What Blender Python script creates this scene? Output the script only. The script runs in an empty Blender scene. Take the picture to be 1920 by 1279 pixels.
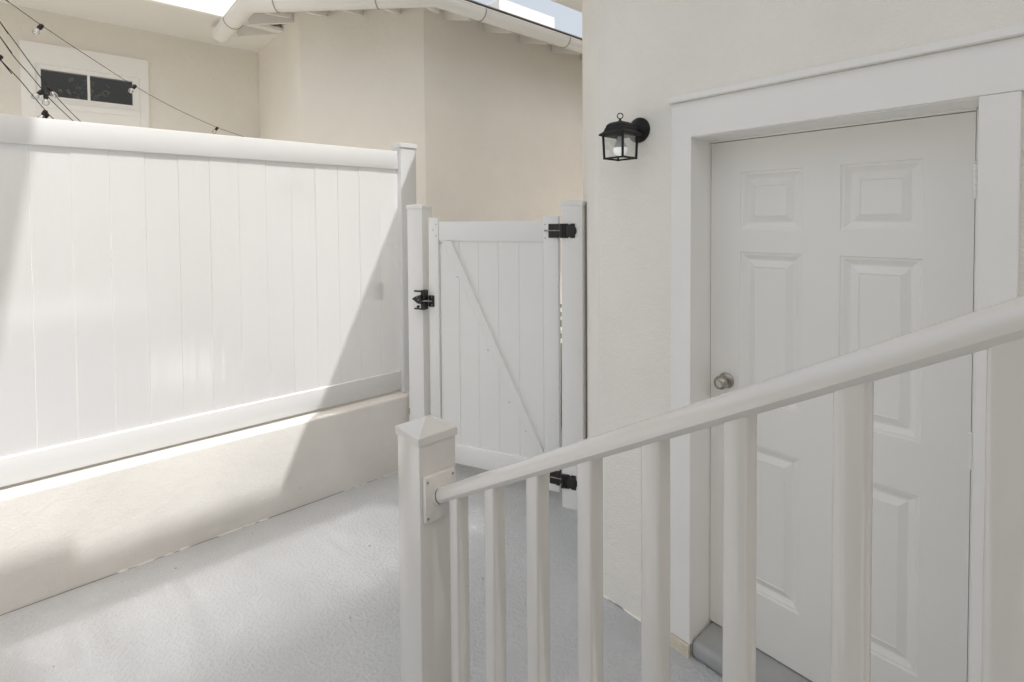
import bpy, bmesh, math, random
from mathutils import Vector, Matrix
random.seed(7)
S = bpy.context.scene
C = S.collection

# ------------------------------------------------------------------ camera
CAM_H = 1.776
yaw, pitch, roll = math.radians(41.3335), math.radians(-1.5286), math.radians(-0.4166)
F = Vector((math.sin(yaw)*math.cos(pitch), math.cos(yaw)*math.cos(pitch), math.sin(pitch)))
R = Vector((math.cos(yaw), -math.sin(yaw), 0))
U = R.cross(F)
R2 = math.cos(roll)*R + math.sin(roll)*U
U2 = -math.sin(roll)*R + math.cos(roll)*U
cd = bpy.data.cameras.new('camera')
cam = bpy.data.objects.new('camera', cd); C.objects.link(cam)
cd.sensor_fit = 'HORIZONTAL'; cd.sensor_width = 36
cd.lens = 36*970.055/1920
cd.shift_y = (441.05-639.5)/1920
cd.clip_start = 0.02; cd.clip_end = 600
cam.matrix_world = Matrix(((R2.x, U2.x, -F.x, 0), (R2.y, U2.y, -F.y, 0), (R2.z, U2.z, -F.z, CAM_H), (0, 0, 0, 1)))
S.camera = cam

# ------------------------------------------------------------------ sky, sun, exposure
SUN_DIR = Vector((0.062, 0.457, -0.888)).normalized()      # direction the light travels
w = bpy.data.worlds.new('World'); S.world = w; w.use_nodes = True
nt = w.node_tree; nt.nodes.clear()
sky = nt.nodes.new('ShaderNodeTexSky'); sky.sky_type = 'NISHITA'; sky.sun_disc = False
sky.sun_elevation = math.asin(-SUN_DIR.z)
sky.sun_rotation = math.atan2(-SUN_DIR.x, -SUN_DIR.y)
sky.air_density = 1.5; sky.dust_density = 10.0; sky.ozone_density = 1.0
bg = nt.nodes.new('ShaderNodeBackground'); bg.inputs['Strength'].default_value = 0.15
wo = nt.nodes.new('ShaderNodeOutputWorld')
hz = nt.nodes.new('ShaderNodeMix'); hz.data_type = 'RGBA'; hz.inputs['Factor'].default_value = 0.5
hz.inputs['B'].default_value = (5.2, 5.35, 5.55, 1)          # thin bright haze over the whole sky
nt.links.new(sky.outputs[0], hz.inputs['A']); nt.links.new(hz.outputs['Result'], bg.inputs[0]); nt.links.new(bg.outputs[0], wo.inputs[0])
ld = bpy.data.lights.new('sun', 'SUN'); ld.energy = 2.7; ld.angle = math.radians(0.53); ld.color = (1, 0.99, 0.975)
sun = bpy.data.objects.new('sun', ld); C.objects.link(sun)
sun.location = (0, -8, 14)
sun.rotation_euler = SUN_DIR.to_track_quat('-Z', 'Y').to_euler()
S.view_settings.view_transform = 'Standard'; S.view_settings.look = 'None'
S.view_settings.exposure = 0.31; S.view_settings.gamma = 1.0; S.view_settings.use_curve_mapping = False
cy = S.cycles
cy.use_denoising = True
cy.max_bounces = 14; cy.diffuse_bounces = 10; cy.glossy_bounces = 6
cy.caustics_reflective = True; cy.blur_glossy = 0.0
cy.sample_clamp_indirect = 0.0
cy.use_guiding = True; cy.use_surface_guiding = True; cy.guiding_training_samples = 64

# ------------------------------------------------------------------ materials
def mat(name, col, rough=0.5, spec=0.5, bump=None, var=0.0, vscale=3.0, metal=0.0, ior=1.5, dirt=None):
    """bump = list of (scale, strength, distance, kind)."""
    m = bpy.data.materials.new(name); m.use_nodes = True
    t = m.node_tree; b = t.nodes['Principled BSDF']
    b.inputs['Base Color'].default_value = (*col, 1); b.inputs['Roughness'].default_value = rough
    b.inputs['Specular IOR Level'].default_value = spec; b.inputs['Metallic'].default_value = metal
    b.inputs['IOR'].default_value = ior
    tc = t.nodes.new('ShaderNodeNewGeometry')
    if var > 0:
        n = t.nodes.new('ShaderNodeTexNoise'); n.inputs['Scale'].default_value = vscale; n.inputs['Detail'].default_value = 5
        t.links.new(tc.outputs['Position'], n.inputs['Vector'])
        r = t.nodes.new('ShaderNodeValToRGB')
        r.color_ramp.elements[0].position = 0.3; r.color_ramp.elements[1].position = 0.7
        r.color_ramp.elements[0].color = (*[c*(1-var) for c in col], 1)
        r.color_ramp.elements[1].color = (*[min(c*(1+var*0.6), 1) for c in col], 1)
        t.links.new(n.outputs['Fac'], r.inputs['Fac']); out = r.outputs['Color']
        if dirt:
            n2 = t.nodes.new('ShaderNodeTexNoise'); n2.inputs['Scale'].default_value = dirt[0]; n2.inputs['Detail'].default_value = 8
            n2.inputs['Roughness'].default_value = 0.65
            t.links.new(tc.outputs['Position'], n2.inputs['Vector'])
            r2 = t.nodes.new('ShaderNodeValToRGB')
            r2.color_ramp.elements[0].position = dirt[1]; r2.color_ramp.elements[1].position = dirt[1]+0.12
            mx = t.nodes.new('ShaderNodeMix'); mx.data_type = 'RGBA'; mx.blend_type = 'MIX'
            t.links.new(n2.outputs['Fac'], r2.inputs['Fac'])
            ml = t.nodes.new('ShaderNodeMath'); ml.operation = 'MULTIPLY'; ml.inputs[1].default_value = dirt[3]
            t.links.new(r2.outputs['Color'], ml.inputs[0]); t.links.new(ml.outputs[0], mx.inputs['Factor'])
            t.links.new(out, mx.inputs['A']); mx.inputs['B'].default_value = (*dirt[2], 1)
            out = mx.outputs['Result']
        t.links.new(out, b.inputs['Base Color'])
    prev = None
    for (sc, st, di, kind) in (bump or []):
        if kind == 'voronoi':
            n = t.nodes.new('ShaderNodeTexVoronoi'); n.inputs['Scale'].default_value = sc; n.feature = 'SMOOTH_F1'
            o = n.outputs['Distance']
        else:
            n = t.nodes.new('ShaderNodeTexNoise'); n.inputs['Scale'].default_value = sc; n.inputs['Detail'].default_value = 4
            o = n.outputs['Fac']
        t.links.new(tc.outputs['Position'], n.inputs['Vector'])
        if kind == 'plateau':
            r = t.nodes.new('ShaderNodeValToRGB'); r.color_ramp.elements[0].position = 0.40; r.color_ramp.elements[1].position = 0.66
            t.links.new(o, r.inputs['Fac']); o = r.outputs['Color']
        bp = t.nodes.new('ShaderNodeBump'); bp.inputs['Strength'].default_value = st; bp.inputs['Distance'].default_value = di
        t.links.new(o, bp.inputs['Height'])
        if prev: t.links.new(prev, bp.inputs['Normal'])
        prev = bp.outputs['Normal']
    if prev: t.links.new(prev, b.inputs['Normal'])
    return m

M = {}
M['fence'] = mat('white_vinyl', (0.80, 0.80, 0.80), 0.3, 0.5, var=0.015, vscale=2, bump=[(3.0, 0.04, 0.02, 'noise')])
fb = M['fence'].node_tree.nodes['Principled BSDF']
fb.inputs['Coat Weight'].default_value = 1.0; fb.inputs['Coat IOR'].default_value = 3.6; fb.inputs['Coat Roughness'].default_value = 0.14
_t = M['fence'].node_tree
_g = _t.nodes.new('ShaderNodeNewGeometry'); _mp = _t.nodes.new('ShaderNodeMapping'); _mp.inputs['Scale'].default_value = (26, 2.0, 0.9)
_n = _t.nodes.new('ShaderNodeTexNoise'); _n.inputs['Scale'].default_value = 1.0; _n.inputs['Detail'].default_value = 2
_bp = _t.nodes.new('ShaderNodeBump'); _bp.inputs['Strength'].default_value = 0.35; _bp.inputs['Distance'].default_value = 0.006
_t.links.new(_g.outputs['Position'], _mp.inputs['Vector']); _t.links.new(_mp.outputs[0], _n.inputs['Vector'])
_t.links.new(_n.outputs['Fac'], _bp.inputs['Height']); _t.links.new(_bp.outputs[0], fb.inputs['Coat Normal'])
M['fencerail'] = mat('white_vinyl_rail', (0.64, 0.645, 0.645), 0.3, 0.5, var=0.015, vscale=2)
M['gate'] = mat('gate_vinyl', (0.80, 0.80, 0.785), 0.35, 0.4, var=0.02, vscale=2)
M['rail'] = mat('painted_aluminium', (0.62, 0.61, 0.59), 0.35, 0.5, var=0.03, vscale=6, dirt=(16, 0.70, (0.55, 0.53, 0.49), 0.5))
_r = M['rail'].node_tree.nodes['Principled BSDF']; _r.inputs['Coat Weight'].default_value = 1.0; _r.inputs['Coat Roughness'].default_value = 0.1; _r.inputs['Coat IOR'].default_value = 1.7
M['trim'] = mat('trim_paint', (0.85, 0.845, 0.825), 0.42, 0.4, var=0.02, vscale=3, bump=[(25, 0.03, 0.004, 'noise')])
M['door'] = mat('door_paint', (0.83, 0.82, 0.79), 0.4, 0.4, var=0.02, vscale=2, bump=[(30, 0.02, 0.004, 'noise')])
M['stucco'] = mat('cream_stucco', (0.85, 0.83, 0.775), 0.85, 0.2, var=0.05, vscale=1.6, bump=[(140, 0.55, 0.006, 'noise'), (36, 0.3, 0.009, 'noise')], dirt=(1.3, 0.55, (0.80, 0.77, 0.70), 0.45))
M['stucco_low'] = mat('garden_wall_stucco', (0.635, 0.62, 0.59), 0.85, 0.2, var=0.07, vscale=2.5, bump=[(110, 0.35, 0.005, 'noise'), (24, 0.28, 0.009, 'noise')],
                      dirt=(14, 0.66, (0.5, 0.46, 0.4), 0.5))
M['stucco_far'] = mat('back_stucco', (0.785, 0.758, 0.70), 0.85, 0.2, var=0.06, vscale=0.9, bump=[(70, 0.4, 0.008, 'noise'), (22, 0.25, 0.012, 'noise')], dirt=(1.1, 0.52, (0.74, 0.72, 0.68), 0.5))
M['soffit'] = mat('soffit_paint', (0.74, 0.73, 0.70), 0.5, 0.3, var=0.02, vscale=2)
M['gutter'] = mat('gutter_paint', (0.77, 0.765, 0.74), 0.3, 0.5, var=0.02, vscale=3)
M['floor'] = mat('painted_concrete', (0.485, 0.50, 0.512), 0.6, 0.3, var=0.08, vscale=2.0,
                 bump=[(16, 0.25, 0.010, 'noise'), (58, 0.55, 0.006, 'plateau'), (190, 0.5, 0.0035, 'noise')], dirt=(5, 0.60, (0.55, 0.56, 0.565), 0.5))
M['paving'] = mat('bounce_paving', (0.62, 0.61, 0.58), 0.8, 0.2, var=0.08, vscale=2.0, bump=[(40, 0.3, 0.005, 'noise')])
M['curb'] = mat('curb_paint', (0.36, 0.37, 0.37), 0.5, 0.4, var=0.1, vscale=10, bump=[(40, 0.3, 0.004, 'noise')])
M['cream'] = mat('cream_patch', (0.68, 0.63, 0.52), 0.7, 0.2, var=0.12, vscale=40, bump=[(60, 0.4, 0.004, 'noise')])
M['ground'] = mat('ground_soil', (0.20, 0.17, 0.13), 0.95, 0.1, var=0.25, vscale=6, bump=[(30, 0.6, 0.02, 'noise')])
M['black'] = mat('black_metal', (0.009, 0.009, 0.008), 0.5, 0.3, bump=[(120, 0.15, 0.002, 'noise')])
M['blackplastic'] = mat('black_hardware', (0.014, 0.014, 0.014), 0.42, 0.5)
M['steel'] = mat('satin_steel', (0.42, 0.40, 0.36), 0.32, 0.5, metal=1.0)
M['screw'] = mat('screw_steel', (0.35, 0.34, 0.32), 0.45, 0.5, metal=1.0)
M['shingle'] = mat('dark_shingle', (0.22, 0.215, 0.21), 0.9, 0.2, var=0.2, vscale=12)
M['cable'] = mat('black_cable', (0.02, 0.018, 0.016), 0.6, 0.3)
M['room'] = mat('dark_room', (0.17, 0.175, 0.22), 0.9, 0.1)
M['leaf'] = mat('leaf_green', (0.16, 0.24, 0.12), 0.5, 0.4, var=0.3, vscale=30)
M['hedge'] = mat('hedge_leaf', (0.045, 0.06, 0.02), 0.6, 0.3, var=0.3, vscale=30)
M['seam'] = mat('rail_gasket', (0.16, 0.155, 0.145), 0.7, 0.2)
M['bulbwhite'] = mat('frosted_bulb', (0.85, 0.85, 0.84), 0.25, 0.5)

M['bulbbody'] = mat('bulb_body', (0.55, 0.56, 0.57), 0.4, 0.4)
M['bulbdome'] = mat('lit_bulb_dome', (0.85, 0.85, 0.84), 0.3, 0.4)
_b = M['bulbdome'].node_tree.nodes['Principled BSDF']; _b.inputs['Emission Color'].default_value = (0.95, 0.98, 1.0, 1); _b.inputs['Emission Strength'].default_value = 0.3
def glass(name, tint=(1, 1, 1), refl=0.08, rough=0.02, k=0.6):
    m = bpy.data.materials.new(name); m.use_nodes = True
    t = m.node_tree; t.nodes.clear()
    o = t.nodes.new('ShaderNodeOutputMaterial'); mx = t.nodes.new('ShaderNodeMixShader')
    tr = t.nodes.new('ShaderNodeBsdfTransparent'); tr.inputs[0].default_value = (*tint, 1)
    gl = t.nodes.new('ShaderNodeBsdfGlossy'); gl.inputs['Roughness'].default_value = rough
    lw = t.nodes.new('ShaderNodeLayerWeight'); lw.inputs['Blend'].default_value = 0.35
    mr = t.nodes.new('ShaderNodeMath'); mr.operation = 'MULTIPLY_ADD'; mr.inputs[1].default_value = k; mr.inputs[2].default_value = refl
    t.links.new(lw.outputs['Fresnel'], mr.inputs[0]); t.links.new(mr.outputs[0], mx.inputs[0])
    t.links.new(tr.outputs[0], mx.inputs[1]); t.links.new(gl.outputs[0], mx.inputs[2]); t.links.new(mx.outputs[0], o.inputs[0])
    return m
M['glass'] = glass('lantern_glass', (0.96, 0.97, 0.96), 0.0, k=0.25)
M['pane'] = glass('window_glass', (0.85, 0.87, 0.92), 0.04)
M['bulbglass'] = glass('clear_bulb_glass', (0.93, 0.94, 0.93), 0.12)

# ------------------------------------------------------------------ helpers
W = {}
def thing(name, label, cat, loc=(0, 0, 0), rotz=0.0, group=None):
    o = bpy.data.objects.new(name, None); C.objects.link(o)
    o.location = loc; o.rotation_euler = (0, 0, rotz); o.empty_display_size = 0.1
    W[o.name] = Matrix.Translation(loc) @ Matrix.Rotation(rotz, 4, 'Z')
    o['label'] = label; o['category'] = cat
    if group: o['group'] = group
    return o
def mk(name, bm, m, smooth=False):
    bmesh.ops.recalc_face_normals(bm, faces=bm.faces)
    me = bpy.data.meshes.new(name); bm.to_mesh(me); bm.free()
    for mm in (m if isinstance(m, (list, tuple)) else [m]): me.materials.append(mm)
    if smooth:
        for p in me.polygons: p.use_smooth = True
    o = bpy.data.objects.new(name, me); C.objects.link(o)
    return o
def part(name, bm, m, parent, local=False, smooth=False):
    """bm in world coordinates (or in the parent's own frame when local)."""
    if not local: bmesh.ops.transform(bm, matrix=W[parent.name].inverted(), verts=bm.verts)
    o = mk(name, bm, m, smooth); o.parent = parent
    W[o.name] = W[parent.name]
    return o
def struct(name, bm, m, label, cat, smooth=False):
    o = mk(name, bm, m, smooth); o['kind'] = 'structure'; o['label'] = label; o['category'] = cat
    return o
def autosmooth(o, ang=35):
    me = o.data
    for p in me.polygons: p.use_smooth = True
    me.set_sharp_from_angle(angle=math.radians(ang))
def NB(): return bmesh.new()
def box(bm, x0, x1, y0, y1, z0, z1, bev=0.0, seg=1, mtx=None, vertical_only=False):
    vs = [bm.verts.new((x, y, z)) for z in (z0, z1) for x, y in ((x0, y0), (x1, y0), (x1, y1), (x0, y1))]
    fs = [bm.faces.new([vs[i] for i in f]) for f in ((0, 3, 2, 1), (4, 5, 6, 7), (0, 1, 5, 4), (1, 2, 6, 5), (2, 3, 7, 6), (3, 0, 4, 7))]
    allv = vs
    if bev > 0:
        es = list({e for f in fs for e in f.edges})
        if vertical_only: es = [e for e in es if abs(e.verts[0].co.z-e.verts[1].co.z) > 1e-6]
        r = bmesh.ops.bevel(bm, geom=es, offset=bev, segments=seg, affect='EDGES', profile=0.5)
        allv = list({v for f in r['faces'] for v in f.verts} | {v for v in vs if v.is_valid})
    if mtx is not None: bmesh.ops.transform(bm, matrix=mtx, verts=[v for v in allv if v.is_valid])
    return bm
def prism(bm, pts, z0, z1):
    b = [bm.verts.new((x, y, z0)) for x, y in pts]; t = [bm.verts.new((x, y, z1)) for x, y in pts]
    bm.faces.new(b[::-1]); bm.faces.new(t); n = len(pts)
    for i in range(n): bm.faces.new((b[i], b[(i+1) % n], t[(i+1) % n], t[i]))
    return bm
def loft(bm, rings, closed=True, cap=True):
    vr = [[bm.verts.new(p) for p in r] for r in rings]
    n = len(vr[0])
    for a, b in zip(vr, vr[1:]):
        for i in range(n if closed else n-1): bm.faces.new((a[i], a[(i+1) % n], b[(i+1) % n], b[i]))
    if cap and closed: bm.faces.new(vr[0][::-1]); bm.faces.new(vr[-1])
    return bm
def tube(bm, pts, r, n=8):
    rings = []
    for i, p in enumerate(pts):
        p = Vector(p); a = Vector(pts[max(i-1, 0)]); b = Vector(pts[min(i+1, len(pts)-1)])
        d = (b-a).normalized(); s = d.cross(Vector((0, 0, 1)))
        if s.length < 1e-3: s = Vector((1, 0, 0))
        s.normalize(); t = s.cross(d); rr = r[i] if isinstance(r, (list, tuple)) else r
        rings.append([p+rr*(math.cos(2*math.pi*k/n)*s+math.sin(2*math.pi*k/n)*t) for k in range(n)])
    return loft(bm, rings)
def lathe(bm, prof, origin, axis=Vector((0, 0, 1)), n=20):
    """prof = [(radius, along)] around axis through origin."""
    axis = Vector(axis).normalized(); s = axis.orthogonal().normalized(); t = axis.cross(s); o = Vector(origin)
    rings = [[o+axis*h+max(r, 1e-4)*(math.cos(2*math.pi*k/n)*s+math.sin(2*math.pi*k/n)*t) for k in range(n)] for r, h in prof]
    return loft(bm, rings)
def sq(cx, cy_, h, z): return [(cx-h, cy_-h, z), (cx+h, cy_-h, z), (cx+h, cy_+h, z), (cx-h, cy_+h, z)]

def screw_mesh(r):
    bm = NB(); lathe(bm, [(r, 0.0), (r, 0.3*r), (0.5*r, 0.45*r)], (0, 0, 0), (0, -1, 0), 8)
    bmesh.ops.recalc_face_normals(bm, faces=bm.faces)
    me = bpy.data.meshes.new('screw'); bm.to_mesh(me); bm.free(); me.materials.append(M['screw']); return me
def screws(parent, spots, r, local=True):
    me = screw_mesh(r)
    for p in spots:
        o = bpy.data.objects.new('screw', me); C.objects.link(o); o.parent = parent
        o.location = Vector(p) if local else W[parent.name].inverted() @ Vector(p)

# ------------------------------------------------------------------ ground
bm = NB(); g = 250
bm.faces.new([bm.verts.new(p) for p in ((-g, -g, -0.012), (g, -g, -0.012), (g, g, -0.012), (-g, g, -0.012))])
struct('ground', bm, M['ground'], 'dark soil ground beyond the gate and behind the white fence', 'ground')
bm = NB()
prism(bm, [(-6, -7), (2.2, -7), (2.2, 1.547), (2.95, 2.29), (2.6, 2.75), (2.25, 3.5), (-6, 3.5)], -0.3, 0.0)
struct('patio_floor', bm, M['floor'], 'grey painted textured concrete floor of the side passage', 'floor')

bm = NB()
prism(bm, [(-9, 3.582), (1.88, 3.582), (2.28, 3.502), (2.63, 2.76), (2.98, 2.292), (12, 2.292), (12, 4.203), (2.0, 4.203), (1.77, 4.6), (1.77, 6.379), (-9, 6.379)], -0.3, -0.004)  # added pale ground that bounces sunlight onto the back building
struct('yard_bounce_sheet', bm, M['paving'], 'added pale light-bouncing surface behind the fence and beyond the gate', 'paving')

# ------------------------------------------------------------------ the house with the door (right) - plus added unseen light blockers
X0 = 1.9055
house = thing('house', 'cream stucco house with the white six panel door and wall lantern', 'house', (X0, 1.547, 0))
bm = NB()
ZT = 3.53; ZP = 7.0
box(bm, X0, X0+0.22, 1.092, 1.547, 0, ZT)                    # between door and corner
box(bm, X0, X0+0.22, 0.213, 1.092, 2.116, ZT)
box(bm, X0, X0+0.22, -6, 0.213, 0, ZT)
part('wall', bm, M['stucco'], house)
bm = NB()
prism(bm, [(X0, 1.5472), (X0+0.743, 2.290), (X0+0.743, 2.07), (X0+0.222, 1.5472)], 0, ZT)
o = part('corner_wall', bm, M['stucco'], house); o['label'] = 'angled stucco wall at the house corner beside the gate'
bm = NB(); box(bm, X0+0.745, 3.6, 2.07, 2.290, 0, ZT); part('side_wall', bm, M['stucco'], house)
bm = NB(); box(bm, -1.3, X0-0.002, -3.42, -3.2, 0, 3.2); part('rear_light_blocker', bm, M['stucco'], house)  # added unseen wall behind the camera, dims the light on the railing
bm = NB(); box(bm, -0.85, -0.70, -3.2, 0.60, 0, 2.9); part('stair_light_blocker', bm, M['stucco'], house)  # added unseen wall left of the stairs, darkens the nearest balusters
# lower eave, 45 degree corner like the wall below it
bm = NB()
prism(bm, [(1.2, -6), (1.2, 0.95), (0.72, 1.427), (2.223, 2.93), (3.75, 2.93), (3.75, 2.292), (X0+0.74, 2.292), (X0-0.002, 1.55), (X0-0.002, -6)], 3.54, 3.72)
part('eave', bm, M['soffit'], house)
# upper roof
bm = NB()
prism(bm, [(1.3, -6), (8.9, -6), (8.9, 0.2), (3.65, 0.2), (3.65, 2.80), (2.25, 2.80), (1.3, 1.85)], 3.722, 3.76)
part('roof', bm, M['trim'], house)
bm = NB(); box(bm, 2.15, 9, 1.55, 2.30, 6.3, 6.42); part('added_shade_slab', bm, M['soffit'], house)  # added unseen slab that keeps the sun off the back wall
for px_ in (3.0, 8.0):  # posts added only to carry that slab
    bm = NB(); box(bm, px_-0.06, px_+0.06, 1.86, 1.98, 3.762 if px_ < 3.6 else 0, 6.299); part('shade_slab_post', bm, M['trim'], house)
# added unseen roof over the stairs, outline cut for the shadow edges
bm = NB()
prism(bm, [(-1.2, -3.4), (1.748, -3.4), (1.748, -0.245), (-0.44, -0.245), (-0.44, -0.2), (-0.91, -0.2), (-0.39, 1.0), (-1.2, 1.0)], ZP-0.12, ZP)
part('added_shade_roof', bm, M['soffit'], house)
for px_, py_ in ((-1.1, -3.3), (-1.1, 0.9)):  # columns added only to carry that roof
    bm = NB(); box(bm, px_-0.06, px_+0.06, py_-0.06, py_+0.06, 0.0, ZP-0.121); part('shade_roof_column', bm, M['trim'], house)

# door frame
bm = NB()
box(bm, 1.8955, 2.12, 1.0745, 1.090, 0.0, 2.114)
box(bm, 1.8955, 2.052, 0.2155, 0.2235, 0.0, 2.114)
box(bm, 2.0525, 2.12, 0.2155, 0.2463, 0.0, 2.114)
box(bm, 1.8955, 2.046, 0.2237, 1.0743, 2.1015, 2.1145)
box(bm, 2.0462, 2.12, 0.2465, 1.0743, 2.0945, 2.1145)
box(bm, 2.092, 2.118, 1.050, 1.0744, 0.073, 2.094)             # stops behind the slab
box(bm, 2.0925, 2.118, 0.2465, 0.268, 0.073, 2.094)
box(bm, 2.092, 2.118, 0.2682, 1.0498, 2.070, 2.0942)
part('door_frame', bm, M['trim'], house)
XC = 1.8855
def casing(*b):
    bm = NB(); box(bm, *b, bev=0.002); return part('door_casing', bm, M['trim'], house)
casing(XC, X0-0.0005, 0.140, 0.222, 0.0, 2.1055)
bm = NB()
L_ = [(1.158, 0.056), (1.158, 2.2455), (0.128, 2.2455), (0.128, 2.1065), (1.0725, 2.1065), (1.0725, 0.056)]
f0 = [bm.verts.new((XC-0.001, y, z)) for y, z in L_]; f1 = [bm.verts.new((X0-0.0005, y, z)) for y, z in L_]
bm.faces.new(f0); bm.faces.new(f1[::-1])
for i in range(6): bm.faces.new((f0[i], f0[(i+1) % 6], f1[(i+1) % 6], f1[i]))
bmesh.ops.bevel(bm, geom=[e for e in bm.edges if abs(e.verts[0].co.x-e.verts[1].co.x) < 1e-6 and e.verts[0].co.x < XC], offset=0.002, segments=1, affect='EDGES')
part('door_casing', bm, M['trim'], house)
bm = NB(); box(bm, 1.866, X0-0.0005, 0.120, 1.166, 2.2465, 2.271, bev=0.003); part('casing_cap', bm, M['trim'], house)
bm = NB()
box(bm, XC-0.004, X0-0.0005, 1.0745, 1.160, 0.0, 0.0545, bev=0.004, seg=2)
for v in bm.verts:
    v.co.x += random.uniform(-0.002, 0.002); v.co.z += random.uniform(-0.003, 0.001)
part('casing_foot', bm, M['cream'], house)
bm = NB(); box(bm, 1.893, 2.11, 0.2158, 1.0743, 0.0, 0.069, bev=0.022, seg=4)
for v in bm.verts: v.co.z = max(v.co.z, -0.005)
o = part('threshold', bm, M['curb'], house); autosmooth(o)
bm = NB(); box(bm, 2.122, 2.14, 0.2, 1.1, 0, 2.12); part('door_backing', bm, M['room'], house)

# the door slab: stiles and rails around six sunk panels
XD = 2.05
ys = [0.2475, 0.368, 0.599, 0.721, 0.951, 1.0722]
zs = [0.0745, 0.297, 0.887, 1.060, 1.648, 1.735, 1.965, 2.0915]
bm = NB()
for i in range(5):
    for j in range(7):
        hole = i in (1, 3) and j in (1, 3, 5)
        q = [(ys[i], zs[j]), (ys[i+1], zs[j]), (ys[i+1], zs[j+1]), (ys[i], zs[j+1])]
        if not hole: bm.faces.new([bm.verts.new((XD, y, z)) for y, z in q])
bmesh.ops.remove_doubles(bm, verts=bm.verts, dist=1e-5)
x1 = XD+0.04
for (a, b) in (((ys[0], zs[0]), (ys[-1], zs[0])), ((ys[-1], zs[0]), (ys[-1], zs[-1])), ((ys[-1], zs[-1]), (ys[0], zs[-1])), ((ys[0], zs[-1]), (ys[0], zs[0]))):
    bm.faces.new([bm.verts.new(p) for p in ((XD, *a), (XD, *b), (x1, *b), (x1, *a))])
bm.faces.new([bm.verts.new((x1, y, z)) for y, z in ((ys[0], zs[0]), (ys[-1], zs[0]), (ys[-1], zs[-1]), (ys[0], zs[-1]))])
bmesh.ops.remove_doubles(bm, verts=bm.verts, dist=1e-5)
door = part('door', bm, M['door'], house); door['label'] = 'closed white six panel door with a steel knob'
def door_panel(y0, y1, z0, z1):
    bm = NB()
    prof = [(0.0, 0.0), (0.0025, 0.0045), (0.011, 0.0055), (0.019, 0.0105), (0.028, 0.0155), (0.033, 0.0155), (0.057, 0.0035), (0.0585, 0.0065), (0.061, 0.0065)]
    rings = []
    for ins, d in prof:
        rings.append([(XD+d, y0+ins, z0+ins), (XD+d, y1-ins, z0+ins), (XD+d, y1-ins, z1-ins), (XD+d, y0+ins, z1-ins)])
    vr = [[bm.verts.new(p) for p in r] for r in rings]
    for a, b in zip(vr, vr[1:]):
        for i in range(4): bm.faces.new((a[i], a[(i+1) % 4], b[(i+1) % 4], b[i]))
    bm.faces.new(vr[-1])
    return part('door_panel', bm, M['door'], door)
for i in (1, 3):
    for j in (1, 3, 5): door_panel(ys[i], ys[i+1], zs[j], zs[j+1])
bm = NB()
lathe(bm, [(0.001, 0.0), (0.031, 0.0), (0.032, 0.004), (0.029, 0.009), (0.015, 0.012), (0.0125, 0.020), (0.013, 0.028), (0.021, 0.036), (0.0265, 0.044), (0.0275, 0.052), (0.0255, 0.060), (0.0175, 0.066), (0.0165, 0.0665), (0.016, 0.064), (0.0105, 0.064), (0.010, 0.067), (0.001, 0.067)], (XD, 1.003, 1.118), (-1, 0, 0), 28)
o = part('doorknob', bm, M['steel'], door); autosmooth(o, 50)
for z in (1.885, 1.074, 0.27):
    bm = NB()
    for k in range(5):
        lathe(bm, [(0.0062, k*0.0208-0.052), (0.0062, k*0.0208-0.052+0.0200)], (XD-0.0045, 0.2452, z), (0, 0, 1), 10)
    lathe(bm, [(0.004, 0.052), (0.0055, 0.054), (0.002, 0.059)], (XD-0.0045, 0.2452, z), (0, 0, 1), 10)
    o = part('hinge', bm, M['trim'], door); autosmooth(o, 40)

# ------------------------------------------------------------------ wall lantern
LX, LY = 1.777, 1.331
lan = thing('wall_lantern', 'black metal wall lantern with clear glass between the gate corner and the door', 'lantern', (X0, 1.325, 2.165))
bm = NB(); lathe(bm, [(0.001, 0.0005), (0.054, 0.0005), (0.054, 0.008), (0.050, 0.013), (0.043, 0.018), (0.034, 0.026), (0.020, 0.032), (0.001, 0.034)], (X0, 1.325, 2.166), (-1, 0, 0), 32)
o = part('backplate', bm, M['black'], lan); autosmooth(o, 30)
bm = NB(); tube(bm, [(X0-0.03, 1.325, 2.160), (X0-0.055, 1.327, 2.156), (X0-0.085, 1.331, 2.150)], 0.019, 12)
o = part('arm', bm, M['black'], lan); autosmooth(o, 40)
bm = NB()
loft(bm, [sq(LX, LY, h, z) for h, z in ((0.045, 2.126), (0.0625, 2.131), (0.0635, 2.135), (0.0625, 2.138), (0.052, 2.146), (0.047, 2.153), (0.0455, 2.162), (0.043, 2.164), (0.0415, 2.172), (0.036, 2.180), (0.027, 2.186), (0.012, 2.190))])
part('lantern_roof', bm, M['black'], lan)
bm = NB(); lathe(bm, [(0.010, 2.189), (0.007, 2.193), (0.0045, 2.198), (0.004, 2.202)], (LX, LY, 0), (0, 0, 1), 12)
n = 24
ring = [(LX-0.6*0.0105*math.sin(a)*0, LY+0.0115*math.cos(a), 2.212+0.0115*math.sin(a)) for a in [2*math.pi*k/n for k in range(n)]]
# ring lies in a plane turned towards the passage
rr = [Vector((LX, LY, 2.2125))+0.0115*(math.cos(a)*Vector((0.6, -0.8, 0))+math.sin(a)*Vector((0, 0, 1))) for a in [2*math.pi*k/n for k in range(n)]]
vr = []
for k in range(n):
    a = 2*math.pi*k/n
    rad = math.cos(a)*Vector((0.6, -0.8, 0))+math.sin(a)*Vector((0, 0, 1)); ax = Vector((0.8, 0.6, 0))
    vr.append([bm.verts.new(rr[k]+0.0021*(math.cos(b)*rad+math.sin(b)*ax)) for b in [2*math.pi*j/8 for j in range(8)]])
for k in range(n):
    for j in range(8): bm.faces.new((vr[k][j], vr[k][(j+1) % 8], vr[(k+1) % n][(j+1) % 8], vr[(k+1) % n][j]))
o = part('hanging_ring', bm, M['black'], lan); autosmooth(o, 50)
def cage_h(z): return 0.0465+0.0035*(z-2.035)/0.095
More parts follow.
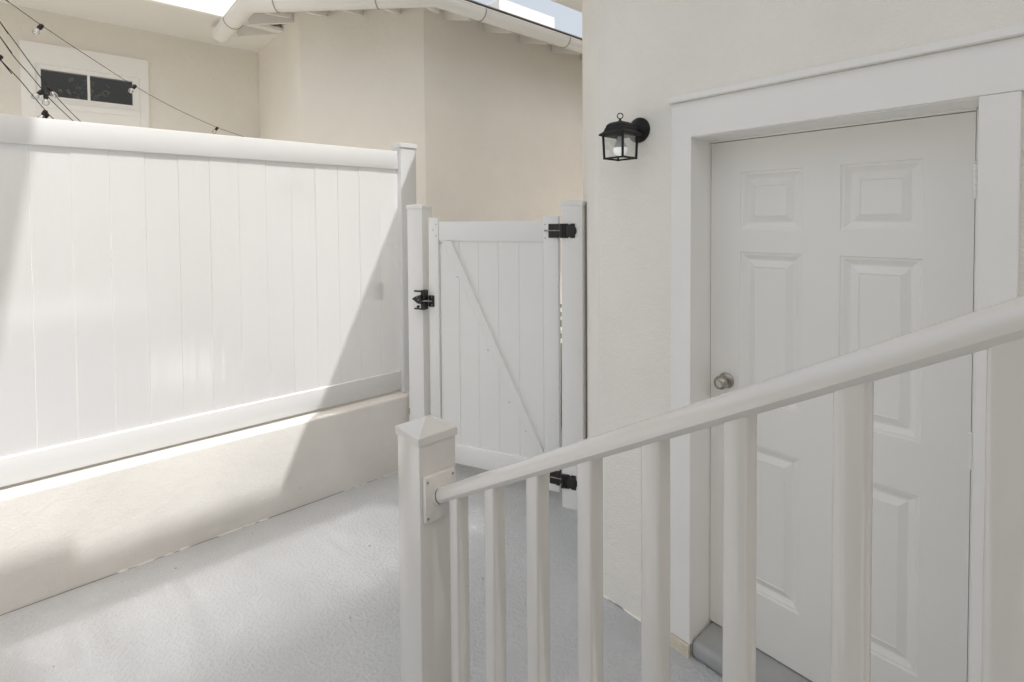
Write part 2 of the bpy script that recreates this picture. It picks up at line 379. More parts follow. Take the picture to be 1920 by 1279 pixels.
for sx in (-1, 1):
    for sy in (-1, 1):
        bm = NB()
        loft(bm, [sq(LX+sx*cage_h(z), LY+sy*cage_h(z), 0.0036, z) for z in (2.032, 2.131)])
        part('cage_post', bm, M['black'], lan)
h = cage_h(2.035)
for ax in range(2):
    for s in (-1, 1):
        bm = NB()
        if ax: box(bm, LX-h, LX+h, LY+s*h-0.003, LY+s*h+0.003, 2.0325, 2.0395)
        else: box(bm, LX+s*h-0.003, LX+s*h+0.003, LY-h, LY+h, 2.0325, 2.0395)
        part('cage_rail', bm, M['black'], lan)
        bm = NB(); a, b = cage_h(2.040)-0.0015, cage_h(2.130)-0.0015
        for (d0, d1) in ((0, 0),):
            if ax: bm.faces.new([bm.verts.new(p) for p in ((LX-a, LY+s*a, 2.04), (LX+a, LY+s*a, 2.04), (LX+b, LY+s*b, 2.13), (LX-b, LY+s*b, 2.13))])
            else: bm.faces.new([bm.verts.new(p) for p in ((LX+s*a, LY-a, 2.04), (LX+s*a, LY+a, 2.04), (LX+s*b, LY+b, 2.13), (LX+s*b, LY-b, 2.13))])
        part('glass_pane', bm, M['glass'], lan)
bm = NB(); lathe(bm, [(0.012, 2.130), (0.0125, 2.114), (0.017, 2.104), (0.026, 2.088), (0.029, 2.080)], (LX, LY, 0), (0, 0, 1), 24)
o = part('bulb', bm, M['bulbbody'], lan); autosmooth(o, 60)
bm = NB(); lathe(bm, [(0.029, 2.080), (0.0295, 2.074), (0.028, 2.065), (0.023, 2.055), (0.012, 2.048), (0.001, 2.0465)], (LX, LY, 0), (0, 0, 1), 24)
o = part('lit_dome', bm, M['bulbdome'], o); autosmooth(o, 60)

# ------------------------------------------------------------------ low stucco wall
bm = NB()
prof = [(0.0, 0.0), (0.0, 0.512), (0.004, 0.522), (0.012, 0.528), (0.30, 0.528), (0.30, 0.0)]
xs = [-6+i*0.25 for i in range(32)]
xs = [x for x in xs if x < 1.84]+[1.84, 1.872, 1.888, 1.893]
rings = []
for k, x in enumerate(xs):
    ins = 0.0 if x < 1.85 else {1.872: 0.004, 1.888: 0.014, 1.893: 0.028}[x]
    rings.append([(x, 3.28+max(y, 0)+ins*(1 if y < 0.2 else 0)+(0.0018*math.sin(x*3.1) if y < 0.05 else 0), z+(0.0025*math.sin(x*2.3+1) if z > 0.4 else 0)) for y, z in prof])
loft(bm, rings)
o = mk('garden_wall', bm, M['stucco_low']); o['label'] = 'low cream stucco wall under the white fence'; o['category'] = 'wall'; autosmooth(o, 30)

def ragged(name, pts, nrm, parent, seed, m, wmax=0.006):
    rn = random.Random(seed); bm = NB(); rings = []
    A, B = Vector(pts[0]), Vector(pts[1]); N_ = Vector(nrm); n = int((B-A).length/0.018); wv = 0.004
    for i in range(n+1):
        wv = min(max(wv+rn.gauss(0, 0.0028), -0.004), wmax)
        if rn.random() < 0.04: wv = wmax*1.6
        p = A.lerp(B, i/n); hh = max(0.0008, wv*rn.uniform(0.4, 1.0))
        rings.append([p-N_*0.002+Vector((0, 0, -0.002)), p+N_*wv+Vector((0, 0, -0.002)), p+N_*wv*0.8+Vector((0, 0, hh*0.6)), p-N_*0.002+Vector((0, 0, hh*1.6))])
    loft(bm, rings)
    return part(name, bm, m, parent)
W['garden_wall'] = Matrix.Identity(4)
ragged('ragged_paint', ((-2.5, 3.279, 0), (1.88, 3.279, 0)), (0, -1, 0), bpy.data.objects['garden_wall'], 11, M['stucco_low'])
part('floor_joint', box(NB(), -4, 1.885, 3.2755, 3.2792, 0.0003, 0.0016), M['seam'], bpy.data.objects['garden_wall'])
part('floor_joint', box(NB(), X0-0.0045, X0-0.0005, 1.165, 1.545, 0.0003, 0.0016), M['seam'], house)
ragged('ragged_paint', ((X0-0.001, 1.165, 0), (X0-0.001, 1.54, 0)), (-1, 0, 0), house, 12, M['stucco'], 0.005)
bm = NB(); rn = random.Random(21)
for (x, y) in ((0.16, 2.92), (0.42, 3.12), (0.2, 3.08), (1.25, 2.62), (0.95, 2.2), (-0.05, 2.75), (0.62, 2.7), (1.55, 2.0), (1.5, 1.2), (0.8, 3.18), (1.62, 2.75)):
    L = rn.uniform(0.004, 0.010); an = rn.uniform(0, 6.28); d = Vector((math.cos(an), math.sin(an), 0)); e2 = Vector((-d.y, d.x, 0)); p = Vector((x, y, 0.001))
    bm.faces.new([bm.verts.new(q) for q in (p-d*L, p-e2*L*0.3+Vector((0, 0, 0.002)), p+d*L+Vector((0, 0, 0.001)), p+e2*L*0.35)])
o = mk('leaf_bits', bm, M['ground']); o['kind'] = 'stuff'; o['label'] = 'tiny dark leaf bits scattered on the grey floor'; o['category'] = 'debris'

# ------------------------------------------------------------------ white vinyl fence
FX0 = -2.5
fence = thing('privacy_fence', 'tall white plank fence standing on the low stucco wall', 'fence', (1.94, 3.41, 0.53))
def cap(bm, x0, x1, y0, y1, z, ov=0.007, hgt=0.030, peak=0.012, b=0.002):
    cx, cyy = (x0+x1)/2, (y0+y1)/2; a, c = (x1-x0)/2+ov, (y1-y0)/2+ov
    def r(k, zz): return [(cx-a+k, cyy-c+k, zz), (cx+a-k, cyy-c+k, zz), (cx+a-k, cyy+c-k, zz), (cx-a+k, cyy+c-k, zz)]
    loft(bm, [r(0.0, z), r(0, z+hgt-b), r(b, z+hgt), r(min(a, c)*0.985, z+hgt+peak)])
    return bm
bm = NB(); box(bm, 1.877, 2.003, 3.343, 3.469, 0.530, 2.318, bev=0.004, seg=2, vertical_only=True)
p = part('post', bm, M['fencerail'], fence); autosmooth(p, 30)
bm = NB(); cap(bm, 1.877, 2.003, 3.343, 3.469, 2.3185); part('post_cap', bm, M['fencerail'], p)
bm = NB(); box(bm, FX0, 1.8765, 3.385, 3.430, 2.160, 2.292, bev=0.004, seg=2); o = part('top_rail', bm, M['fencerail'], fence); autosmooth(o, 30)
bm = NB(); box(bm, FX0, 1.8765, 3.385, 3.430, 0.547, 0.681, bev=0.004, seg=2); o = part('bottom_rail', bm, M['fencerail'], fence); autosmooth(o, 30)
def plank_mesh(wd, dep, z0, z1, ch, mm, nz=14, wav=0.0):
    bm = NB(); h = wd/2
    prof = [(-h, dep), (-h, ch*1.2), (-h+ch, 0), (h-ch, 0), (h, ch*1.2), (h, dep)]
    loft(bm, [[(x, y, z0+(z1-z0)*k/nz) for x, y in prof] for k in range(nz+1)])
    bmesh.ops.recalc_face_normals(bm, faces=bm.faces)
    me = bpy.data.meshes.new('plank'); bm.to_mesh(me); bm.free(); me.materials.append(mm); return me
pm = plank_mesh(0.1517, 0.020, 0.0, 1.50, 0.0012, M['fence'])
k0 = int((FX0-0.058)/0.1524)+1
for k in range(k0, 12):
    o = bpy.data.objects.new('plank', pm); C.objects.link(o); o.parent = fence
    cx = 0.058+0.1524*(k+0.5)
    o.location = (cx-1.94, 3.4015-3.41+random.uniform(-0.0006, 0.0006), 0.671-0.53)
    o.rotation_euler = (random.uniform(-0.0015, 0.0015), 0, random.uniform(-0.005, 0.005))

# ------------------------------------------------------------------ gate and its posts
GA = (2.316, 2.187, 0.0); GR = math.radians(-65.5)
def gate_post(name, label, u0, u1, screws):
    t = thing(name, label, 'post', GA, GR, 'posts holding the gate')
    bm = NB(); box(bm, u0, u1, 0.0, 0.125, 0.0, 1.870, bev=0.004, seg=2, vertical_only=True)
    o = part('post', bm, M['gate'], t, local=True); autosmooth(o, 30)
    bm = NB(); cap(bm, u0, u1, 0, 0.125, 1.8705, ov=0.004, hgt=0.024, peak=0.010)
    part('post_cap', bm, M['gate'], t, local=True)
    return t
gate_post('gate_post', 'white vinyl gate post with the black latch, at the end of the low wall', -1.130, -1.006, [])
gate_post('gate_post', 'white vinyl gate post with the black hinges, against the house corner', 0.005, 0.140, [])
gate = thing('gate', 'white vinyl plank gate with a diagonal brace and black hinges', 'gate', GA, GR)
SB = 0.02
def gp(name, b, bev=0.003, m='gate'):
    bm = NB(); box(bm, *b, bev=bev, seg=2); o = part(name, bm, M[m], gate, local=True); autosmooth(o, 30); return o
gp('upright', (-0.967, -0.890, SB, SB+0.045, 0.075, 1.805))
gp('upright', (-0.119, -0.020, SB, SB+0.045, 0.075, 1.808))
gp('top_rail', (-0.889, -0.120, SB+0.006, SB+0.044, 1.646, 1.777))
gp('bottom_rail', (-0.889, -0.120, SB+0.006, SB+0.044, 0.118, 0.248))
pg = plank_mesh(0.1472, 0.016, 0.0, 1.41, 0.002, M['gate'], nz=1)
for k in range(5):
    if k == 0: me = plank_mesh(0.147, 0.016, 0.0, 1.41, 0.002, M['gate'], nz=1)
    o = bpy.data.objects.new('plank', pg); C.objects.link(o); o.parent = gate
    o.location = (-0.808+0.1475*k, SB+0.016, 0.243)
    if k == 0: o.location.x = -0.8090
    if k == 4:
        pe = plank_mesh(0.166, 0.016, 0.0, 1.41, 0.002, M['gate'], nz=1); o.data = pe; o.location.x = -0.2085
# diagonal brace: channel lying on the planks
bm = NB()
a = Vector((-0.818, 0, 1.644)); b = Vector((-0.150, 0, 0.30)); d = (b-a).normalized(); s = Vector((d.z, 0, -d.x))
ln = (b-a).length
pr = [(-0.030, 0.0155), (-0.030, -0.008), (-0.0285, -0.010), (-0.004, -0.010), (0.004, 0.004), (0.006, 0.007), (0.0285, 0.007), (0.030, 0.006), (0.030, 0.0155)]
def brc(t0, ext):
    out = []
    for sx, y in pr:
        out.append(a+d*t0+s*sx*1.0+Vector((0, SB+y, 0)))
    return out
loft(bm, [brc(-0.012, 0), brc(ln, 0)])
# trim the ends square with the rails
geom = list(bm.verts)+list(bm.edges)+list(bm.faces)
bmesh.ops.bisect_plane(bm, geom=geom, plane_co=(0, 0, 1.6455), plane_no=(0, 0, 1), clear_outer=True)
part('brace', bm, M['gate'], gate, local=True)
# screws on the gate
screws(gate, [(uu, yy, zz) for (uu, zz, yy) in ((-0.905, 1.68, SB), (-0.905, 1.76, SB), (-0.93, 1.72, SB), (-0.105, 1.67, SB), (-0.105, 1.755, SB), (-0.748, 1.40, SB+0.016), (-0.52, 0.92, SB+0.016), (-0.36, 0.60, SB), (-0.25, 0.42, SB+0.016), (-0.875, 1.628, SB+0.016))], 0.0042)
def gate_hinge(zc):
    bm = NB()
    box(bm, -0.082, -0.028, SB-0.006, SB-0.0002, zc-0.044, zc+0.043, bev=0.002)      # leaf on the gate
    box(bm, -0.036, -0.014, SB-0.014, SB+0.03, zc-0.044, zc+0.043, bev=0.002)
    box(bm, 0.004, 0.022, -0.018, -0.0003, zc-0.044, zc+0.044, bev=0.003)            # knuckle on the post
    box(bm, 0.024, 0.036, -0.012, -0.0003, zc-0.044, zc+0.044, bev=0.002)
    pts = []
    for (uu, zz) in ((0.036, 0.044), (0.052, 0.044), (0.060, 0.036), (0.068, 0.044), (0.096, 0.044), (0.097, 0.008), (0.090, 0.0), (0.097, -0.008), (0.096, -0.044), (0.068, -0.044), (0.060, -0.036), (0.052, -0.044), (0.036, -0.044)):
        pts.append((uu, zc+zz))
    v0 = [bm.verts.new((x, -0.0055, z)) for x, z in pts]; v1 = [bm.verts.new((x, -0.0004, z)) for x, z in pts]
    bm.faces.new(v0); bm.faces.new(v1[::-1])
    for i in range(len(pts)): bm.faces.new((v0[i], v0[(i+1) % len(pts)], v1[(i+1) % len(pts)], v1[i]))
    lathe(bm, [(0.034, 0.0056), (0.036, 0.008), (0.033, 0.013), (0.02, 0.0155), (0.001, 0.016)], (0.072, 0, zc), (0, -1, 0), 24)
    o = part('hinge', bm, M['blackplastic'], gate, local=True)
    bm = NB()
    tube(bm, [(-0.105, SB-0.010, zc+0.001), (0.006, SB-0.012, zc+0.001)], 0.0035, 8)
    lathe(bm, [(0.0065, -0.004), (0.0065, 0.004)], (-0.102, SB-0.010, zc+0.001), (1, 0, 0), 6)
    bb = part('adjusting_bolt', bm, M['screw'], o, local=True)
    return o
gate_hinge(1.716); gate_hinge(0.168)
# latch
bm = NB()
zc = 1.238
box(bm, -1.004, -0.972, -0.030, SB-0.0005, zc-0.068, zc+0.068, bev=0.003)
box(bm, -1.055, -0.985, -0.036, -0.028, zc+0.055, zc+0.067, bev=0.002)
box(bm, -1.055, -0.985, -0.036, -0.028, zc-0.067, zc-0.056, bev=0.002)
box(bm, -0.970, -0.922, SB-0.0075, SB-0.0003, zc-0.050, zc+0.030, bev=0.003)
lat = part('latch', bm, M['blackplastic'], gate, local=True)
bm = NB()
pts = [(-1.066, zc+0.008), (-1.03, zc+0.028), (-0.995, zc+0.038), (-0.985, zc-0.028), (-1.02, zc-0.022)]
v0 = [bm.verts.new((x, -0.046, z)) for x, z in pts]; v1 = [bm.verts.new((x, -0.036, z)) for x, z in pts]
bm.faces.new(v0); bm.faces.new(v1[::-1])
for i in range(5): bm.faces.new((v0[i], v0[(i+1) % 5], v1[(i+1) % 5], v1[i]))
lathe(bm, [(0.009, 0), (0.009, 0.012), (0.004, 0.015)], (-1.018, -0.034, zc-0.045), (0, -1, 0), 10)
part('latch_lever', bm, M['blackplastic'], lat, local=True)
bm = NB(); tube(bm, [(-0.995, -0.034, zc-0.008), (-0.975, -0.036, zc-0.004), (-0.955, -0.02, zc-0.006), (-0.940, SB-0.008, zc-0.01)], 0.005, 8)
for (uu, yy, zz) in ((-1.022, -0.0465, zc+0.022), (-1.012, -0.0465, zc+0.004), (-0.940, SB-0.0076, zc+0.018), (-0.940, SB-0.0076, zc-0.036)):
    lathe(bm, [(0.0045, 0), (0.0045, 0.0015), (0.002, 0.0025)], (uu, yy, zz), (0, -1, 0), 8)
part('striker_bar', bm, M['screw'], lat, local=True)

# ------------------------------------------------------------------ stairs and railing
bm = NB()
for k in range(1, 6):
    box(bm, -0.62, 0.598, -1.296, 1.127-0.3*(k-1), 0.17*(k-1)+0.0005, 0.17*k, bev=0.004)
stp = mk('staircase', bm, M['floor']); stp['label'] = 'grey painted concrete steps beside the railing'; stp['category'] = 'stairs'; stp['kind'] = 'structure'
rail = thing('stair_railing', 'white stair railing with a round handrail and square balusters in front of the door', 'railing', (0.651, 1.055, 0))
bm = NB(); box(bm, 0.6012, 0.7006, 1.0055, 1.105, 0.0, 1.276, bev=0.0022, seg=2, vertical_only=True)
nw = part('newel_post', bm, M['rail'], rail); autosmooth(nw, 30)
bm = NB()
def r4(h, z): return sq(0.6509, 1.0553, h, z)
loft(bm, [r4(0.0500, 1.270), r4(0.0532, 1.2702), r4(0.0532, 1.2875), r4(0.0520, 1.2893), r4(0.002, 1.312)])
part('post_cap', bm, M['rail'], nw)
RZ, RS = 1.7099, -0.5683
def rz(y): return RZ+RS*y
du = Vector((0, 1, RS)).normalized(); nu = Vector((0, -RS, 1)).normalized()
def rail_ring(y, prof):
    c = Vector((0.651, y, rz(y)))
    return [c+Vector((px, 0, 0))+nu*py for px, py in prof]
rp = []
for k in range(17):
    a = math.pi*k/16
    rp.append((0.0205*math.cos(a), 0.0198*math.sin(a)-0.001))
rp += [(-0.0205, -0.006), (-0.0190, -0.0085), (-0.0165, -0.0125), (-0.0150, -0.0140), (0.0150, -0.0140), (0.0165, -0.0125), (0.0190, -0.0085), (0.0205, -0.006)]
bm = NB(); loft(bm, [rail_ring(y, rp) for y in (1.000, 0.5, 0.0, -0.9)])
o = part('handrail', bm, M['rail'], rail); autosmooth(o, 28)
bm = NB(); box(bm, 0.608, 0.689, 0.992, 1.0052, 1.094, 1.199, bev=0.003, seg=2)
br = part('rail_bracket', bm, M['rail'], rail); autosmooth(br, 30)
bm = NB(); loft(bm, [rail_ring(y, [(x*1.16, z*1.16) for x, z in rp]) for y in (0.9985, 0.986)])
o = part('collar', bm, M['rail'], br); autosmooth(o, 45)
bm = NB(); loft(bm, [rail_ring(y, [(x*1.06, z*1.06) for x, z in rp]) for y in (0.9870, 0.9835)])
o = part('gasket', bm, M['seam'], br); autosmooth(o, 45)
screws(br, [(x, 0.992, z) for x, z in ((0.6145, 1.105), (0.6825, 1.105), (0.6145, 1.188), (0.6825, 1.188))], 0.003, local=False)
# bottom rail and balusters
bm = NB()
def brr(y): return [(0.632, y, rz(y)-0.83), (0.670, y, rz(y)-0.83), (0.670, y, rz(y)-0.79), (0.632, y, rz(y)-0.79)]
loft(bm, [brr(1.005), brr(-0.9)])
part('bottom_rail', bm, M['rail'], rail)
BW = 0.0318
for i in range(14):
    y = 0.908-0.1247*i
    bm = NB()
    hw = BW/2
    zt0, zt1 = rz(y)-0.0135, rz(y+BW)-0.0135
    zb0, zb1 = rz(y)-0.792, rz(y+BW)-0.792
    b = 0.0035
    prof = []
    for (cx, cyv, a0) in ((0.651-hw+b, y+b, 180), (0.651+hw-b, y+b, 270), (0.651+hw-b, y+BW-b, 0), (0.651-hw+b, y+BW-b, 90)):
        for da in (0, 45, 90):
            aa = math.radians(a0+da); prof.append((cx+b*math.cos(aa), cyv+b*math.sin(aa)))
    loft(bm, [[(px, py, rz(py)-0.791) for px, py in prof], [(px, py, rz(py)-0.0125) for px, py in prof]])
    o = part('baluster', bm, M['rail'], rail); autosmooth(o, 50)

# ------------------------------------------------------------------ building at the back
back = thing('back_building', 'cream stucco building with an angled bay and white half round gutters behind the fence', 'building', (1.771, 5.05, 0))
YB = 6.38
wx0, wx1, wz0, wz1 = -0.112, 0.654, 2.895, 3.235
bm = NB()
box(bm, -7, wx0, YB, YB+0.2, 0, 3.72); box(bm, wx1, 1.771, YB, YB+0.2, 0, 3.72)
box(bm, wx0, wx1, YB, YB+0.2, 0, wz0); box(bm, wx0, wx1, YB, YB+0.2, wz1, 3.72)
part('wall', bm, M['stucco_far'], back)
bm = NB(); prism(bm, [(1.772, YB+0.2), (1.772, 5.050), (2.618, 4.204), (10, 4.204), (10, YB+0.2)], 0, 3.83)
part('bay_wall', bm, M['stucco_far'], back)
# eave of the window wall
bm = NB(); box(bm, -7, 1.7705, 5.50, YB-0.0005, 3.721, 3.75); part('soffit', bm, M['soffit'], back)
bm = NB(); box(bm, -7, 1.40, 5.46, 5.499, 3.712, 4.02, bev=0.004); part('fascia', bm, M['trim'], back)
# bay eave boards
gx, gc, gy = 1.271, 6.114, 3.700           # gutter centre lines: X = gx, x + y = gc, Y = gy
GZ = 3.660; GRAD = 0.082
def eave_poly(off, right=10):
    # polygon corner points moved in by off from the gutter line
    x = gx+off; y = gy+off; c = gc+off*math.sqrt(2)
    return [(x, 6.3), (x, c-x), (c-y, y), (right, y), (right, 6.3)]
bm = NB()
e0 = eave_poly(0.06); e1 = eave_poly(0.62)
loft(bm, [[(x, y, 3.700) for x, y in e0[:4]], [(x, y, 3.838) for x, y in e1[:4]], [(x, y, 3.846) for x, y in e1[:4]], [(x, y, 3.712) for x, y in e0[:4]]], closed=False)
part('soffit', bm, M['soffit'], back)
bm = NB()
e0 = eave_poly(0.0); e1 = eave_poly(1.2)
lo = [bm.verts.new((x, y, 3.737)) for x, y in e0]; hi = [bm.verts.new((x, y, 4.02)) for x, y in e1]
lo2 = [bm.verts.new((x, y, 3.729)) for x, y in e0]
bm.faces.new(hi)
for i in range(5):
    bm.faces.new((lo[i], lo[(i+1) % 5], hi[(i+1) % 5], hi[i])); bm.faces.new((lo2[i], lo2[(i+1) % 5], lo[(i+1) % 5], lo[i]))
rf = part('roof', bm, M['shingle'], back)
bm = NB(); v = [(-7, 5.47, 4.021), (1.2, 5.47, 4.021), (1.2, 8.5, 4.6), (-7, 8.5, 4.6)]
loft(bm, [v, [(x, y, z+0.03) for x, y, z in v]]); part('roof', bm, M['shingle'], back)
bm = NB(); box(bm, 4.22, 5.21, 5.0, 5.6, 3.8, 4.572, bev=0.008)
o = part('chimney', bm, M['trim'], rf); o['label'] = 'plain white block rising above the roof edge'
# gutter: mitred half-round trough
path = [((gx, 5.80), (1, 0)), ((gx, gc-gx), None), ((gc-gy, gy), None), ((10, gy), (0, 1))]
s8 = math.tan(math.radians(22.5))
miter = [Vector((1, 0)), Vector((1, s8)), Vector((s8, 1)), Vector((0, 1))]
prof = []
for k in range(17):
    a = math.pi+math.pi*k/16; prof.append((GRAD*math.cos(a), GRAD*math.sin(a)*1.0))
prof += [(GRAD+0.0, 0.012), (GRAD-0.004, 0.012)]
for k in range(17):
    a = 2*math.pi-math.pi*k/16; prof.append(((GRAD-0.004)*math.cos(a), (GRAD-0.004)*math.sin(a)))
prof += [(-GRAD+0.004, 0.004), (-GRAD-0.006, 0.004), (-GRAD-0.007, -0.003)]
bm = NB()
rings = []
for (pt, _), mv in zip(path, miter):
    rings.append([(pt[0]+mv.x*px, pt[1]+mv.y*px, GZ+pz) for px, pz in prof])
loft(bm, rings)
gut = part('gutter', bm, M['gutter'], back); autosmooth(gut, 40)
bm = NB(); n = 16
ring0 = [(gx+(GRAD+0.002)*math.cos(math.pi+math.pi*k/n), 5.812, GZ+(GRAD+0.002)*math.sin(math.pi+math.pi*k/n)) for k in range(n+1)]
ring1 = [(x, 5.798, z) for x, y, z in ring0]
loft(bm, [ring0, ring1]); part('end_cap', bm, M['gutter'], gut)
def strap(cx, cyv, dirx, diry):
    """thin hoop round the trough at a point, dir = inward normal"""
    bm = NB(); t = Vector((-diry, dirx, 0)); nn = 18
    def rg(r, off): return [Vector((cx, cyv, GZ))+Vector((dirx, diry, 0))*(r*math.cos(math.pi+math.pi*k/nn))+Vector((0, 0, r*math.sin(math.pi+math.pi*k/nn)))+t*off for k in range(nn+1)]
    a, b, c, d = rg(GRAD+0.0045, -0.004), rg(GRAD+0.0045, 0.004), rg(GRAD+0.0002, 0.004), rg(GRAD+0.0002, -0.004)
    V = [[bm.verts.new(p) for p in r] for r in (a, b, c, d)]
    for i in range(nn):
        for j in range(4): bm.faces.new((V[j][i], V[(j+1) % 4][i], V[(j+1) % 4][i+1], V[j][i+1]))
    part('gutter_strap', bm, M['screw'], gut)
q = math.sqrt(0.5)
for y in (5.33, ): strap(gx, y, 1, 0)
for f in (0.16, 0.70): strap(gx+(gc-gy-gx)*f, gc-gx-(gc-gy-gx)*f, q, q)
for x in (2.90, 4.0, 5.1): strap(x, gy, 0, 1)
# rafter tails
def tail(p, d, ln):
    """p = outer end on plan, d = inward direction"""
    bm = NB(); t = Vector((-d[1], d[0])); P = Vector(p); D = Vector(d)
    pts = []
    for k, (al, z0, z1) in enumerate(((0, 3.604, 3.704), (ln, 3.722, 3.805))):
        c = P+D*al
        pts.append([(c.x-t.x*0.024, c.y-t.y*0.024, z0), (c.x+t.x*0.024, c.y+t.y*0.024, z0), (c.x+t.x*0.024, c.y+t.y*0.024, z1), (c.x-t.x*0.024, c.y-t.y*0.024, z1)])
    loft(bm, pts); part('rafter_tail', bm, M['soffit'], back)
for y in (5.22, 5.62): tail((gx+0.10, y), (1, 0), 0.398)
cl = gc-gy-gx
for f in (0.07, 0.29, 0.50, 0.72, 0.95):
    tail((gx+cl*f+0.10*q, gc-gx-cl*f+0.10*q), (q, q), 0.398)
for x in (2.86, 3.35, 3.85, 4.35, 4.85): tail((x, gy+0.10), (0, 1), 0.402)
# window
win = part('window', box(NB(), -0.211, wx0-0.0005, YB-0.022, YB-0.0005, 2.40, wz1-0.0005), M['trim'], back)
win.name = 'window'
bm = NB(); box(bm, -0.2115, 0.7285, YB-0.023, YB-0.0005, wz1, 3.421, bev=0.002); part('casing', bm, M['trim'], win)
bm = NB(); box(bm, wx1+0.0005, 0.728, YB-0.022, YB-0.0005, 2.40, wz1-0.0005); part('casing', bm, M['trim'], win)
bm = NB(); box(bm, wx0, wx1, YB-0.019, YB-0.0005, 2.40, wz0-0.0005); part('apron', bm, M['trim'], win)
bm = NB(); box(bm, wx0, wx1, YB-0.034, YB-0.0195, 2.845, wz0-0.001, bev=0.003); part('sill', bm, M['trim'], win)
px0, px1, pz0, pz1 = -0.078, 0.597, 2.955, 3.194
bm = NB()
e = 0.0008
box(bm, wx0+e, px0, YB-0.008, YB+0.05, wz0+e, wz1-e); box(bm, px1, wx1-e, YB-0.008, YB+0.05, wz0+e, wz1-e)
box(bm, px0+e, px1-e, YB-0.008, YB+0.05, wz0+e, pz0); box(bm, px0+e, px1-e, YB-0.008, YB+0.05, pz1, wz1-e)
part('frame', bm, M['trim'], win)
pm_ = (px0+px1)/2
bm = NB(); box(bm, pm_-0.010, pm_+0.010, YB-0.002, YB+0.03, pz0+e, pz1-e); part('mullion', bm, M['trim'], win)
for a, b in ((px0, pm_-0.010), (pm_+0.010, px1)):
    bm = NB(); bm.faces.new([bm.verts.new(p) for p in ((a, YB+0.012, pz0), (b, YB+0.012, pz0), (b, YB+0.012, pz1), (a, YB+0.012, pz1))])
    part('pane', bm, M['pane'], win)
bm = NB()
box(bm, -0.9, 1.5, YB+1.4, YB+1.42, 2.2, 3.7); box(bm, -0.92, -0.9, YB+0.2, YB+1.4, 2.2, 3.7); box(bm, 1.5, 1.52, YB+0.2, YB+1.4, 2.2, 3.7)
box(bm, -0.9, 1.5, YB+0.205, YB+1.4, 2.18, 2.2); box(bm, -0.9, 1.5, YB+0.205, YB+1.4, 3.7, 3.72)
part('room', bm, M['room'], back)
# plant behind the panes
pl = thing('houseplant', 'leafy green plant seen behind the panes of the small window', 'plant', (0.26, YB+0.32, 2.2))
bm = NB()
lathe(bm, [(0.05, 2.2), (0.08, 2.32), (0.07, 2.32), (0.06, 2.3)], (0.26, YB+0.32, 0), (0, 0, 1), 12)
part('pot', bm, M['room'], pl)
def leaves(bm, n, pos, size, rnd):
    for _ in range(n):
        p = Vector(pos(rnd)); d = Vector((rnd.gauss(0, 1), rnd.gauss(0, 1)-0.6, rnd.gauss(0, 0.7))).normalized()
        s = d.orthogonal().normalized(); L = size*rnd.uniform(0.6, 1.3); wd = L*0.35
        a, b, c, e2 = p, p+d*L*0.5+s*wd+Vector((0, 0, 0.1*L)), p+d*L, p+d*L*0.5-s*wd+Vector((0, 0, 0.1*L))
        bm.faces.new([bm.verts.new(q) for q in (a, b, c, e2)])
rnd = random.Random(3)
bm = NB(); leaves(bm, 90, lambda r: (0.26+r.gauss(0, 0.085), YB+0.17+r.uniform(-0.08, 0.08), 3.04+r.gauss(0, 0.10)), 0.055, rnd)
part('foliage', bm, M['leaf'], pl)
bm = NB(); tube(bm, [(0.26, YB+0.32, 2.3), (0.25, YB+0.32, 2.7), (0.27, YB+0.31, 3.1)], 0.008, 6); part('stem', bm, M['leaf'], pl)

# ------------------------------------------------------------------ shrub glimpsed through the gate slit
sh = thing('shrub', 'dark shrub glimpsed through the slit beside the gate hinges', 'shrub', (3.45, 3.25, 0))
bm = NB(); rnd = random.Random(5)
leaves(bm, 900, lambda r: (3.45+r.gauss(0, 0.18), 3.25+r.gauss(0, 0.18), abs(r.gauss(0.35, 0.22))), 0.10, rnd)
part('foliage', bm, M['hedge'], sh)
bm = NB()
for k in range(5): tube(bm, [(3.45, 3.25, -0.01), (3.45+0.12*math.cos(k*1.3), 3.25+0.12*math.sin(k*1.3), 0.5)], [0.012, 0.005], 6)
part('stem', bm, M['hedge'], sh)

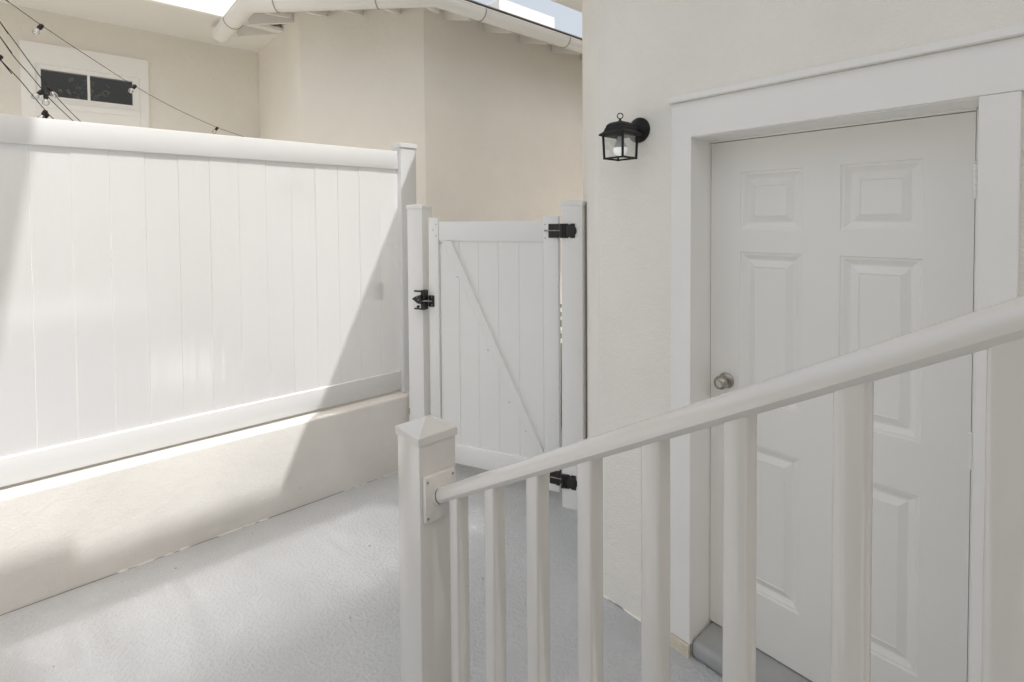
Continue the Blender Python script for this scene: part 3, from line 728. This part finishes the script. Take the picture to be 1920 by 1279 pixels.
# ------------------------------------------------------------------ string lights over the far yard
def ray(px, py):
    c = Vector(((px-960)/970.055, -(py-441.05)/970.055, 1.0)); return R2*c.x+U2*c.y+F*c.z
def at(px, py, Y):
    d = ray(px, py); return Vector((0, 0, CAM_H))+d*(Y/d.y)
def string_light(label, pts, r, sockets):
    P = [at(*p) for p in pts]
    P.insert(0, P[0]+(P[0]-P[1]).normalized()*3.5)
    t = thing('string_light', label, 'string light', P[0], 0, 'string lights above the fence')
    # resample smoothly
    Q = []
    for i in range(len(P)-1):
        p0, p1, p2, p3 = P[max(i-1, 0)], P[i], P[i+1], P[min(i+2, len(P)-1)]
        for k in range(6):
            u = k/6
            Q.append(0.5*((2*p1)+(p2-p0)*u+(2*p0-5*p1+4*p2-p3)*u*u+(3*p1-p0-3*p2+p3)*u**3))
    Q.append(P[-1])
    bm = NB(); tube(bm, Q, r, 6); part('cable', bm, M['cable'], t)
    for (px, py, Y, bx, by) in sockets:
        s = at(px, py, Y); e2 = at(bx, by, Y); ax = (e2-s).normalized()
        bm = NB(); lathe(bm, [(0.007, -0.004), (0.0125, 0.002), (0.0125, 0.026), (0.010, 0.032)], s, ax, 10)
        so = part('socket', bm, M['cable'], t); autosmooth(so, 40)
        bm = NB(); lathe(bm, [(0.008, 0.028), (0.009, 0.034), (0.016, 0.044), (0.019, 0.054), (0.016, 0.066), (0.009, 0.072), (0.001, 0.074)], s, ax, 14)
        b = part('bulb', bm, M['bulbglass'], so); autosmooth(b, 60)
        bm = NB(); tube(bm, [s+ax*0.03, s+ax*0.062], 0.0025, 5); part('filament', bm, M['bulbwhite'], so)
    return t
string_light('thin black wire with three clear bulbs crossing the small window diagonally',
             [(-60, -40, 3.6), (10, 0, 3.9), (77, 47, 4.2), (152, 97, 4.5), (252, 161, 4.9), (330, 204, 5.3), (407, 239, 5.7), (450, 254, 6.0), (520, 280, 6.34)], 0.0020,
             [(79, 47, 4.2, 68, 59), (254, 160, 4.9, 246, 170), (408, 239, 5.7, 402, 247)])
string_light('uppermost of the steep black wires at the left, crossing the small window',
             [(-40, -18, 3.7), (0, 41, 3.9), (40, 95, 4.1), (77, 146, 4.3), (109, 185, 4.5), (148, 225, 4.7), (190, 262, 4.9)], 0.0026, [(90, 163, 4.42, 98, 174)])
string_light('middle steep black wire at the left with clear bulbs at the window corner',
             [(-30, 28, 3.7), (0, 69, 3.85), (26, 106, 4.0), (55, 139, 4.15), (81, 170, 4.3), (95, 187, 4.4), (133, 223, 4.6), (170, 256, 4.8)], 0.0026,
             [(80, 170, 4.3, 70, 178), (86, 176, 4.32, 86, 186)])
string_light('lower left black wire with two black sockets just above the fence',
             [(-30, 74, 3.7), (0, 111, 3.85), (37, 150, 4.05), (62, 180, 4.2), (86, 208, 4.3), (98, 221, 4.4), (130, 250, 4.5)], 0.0026,
             [(2, 105, 3.8, -6, 112), (86, 208, 4.3, 82, 214), (89, 214, 4.32, 84, 220)])
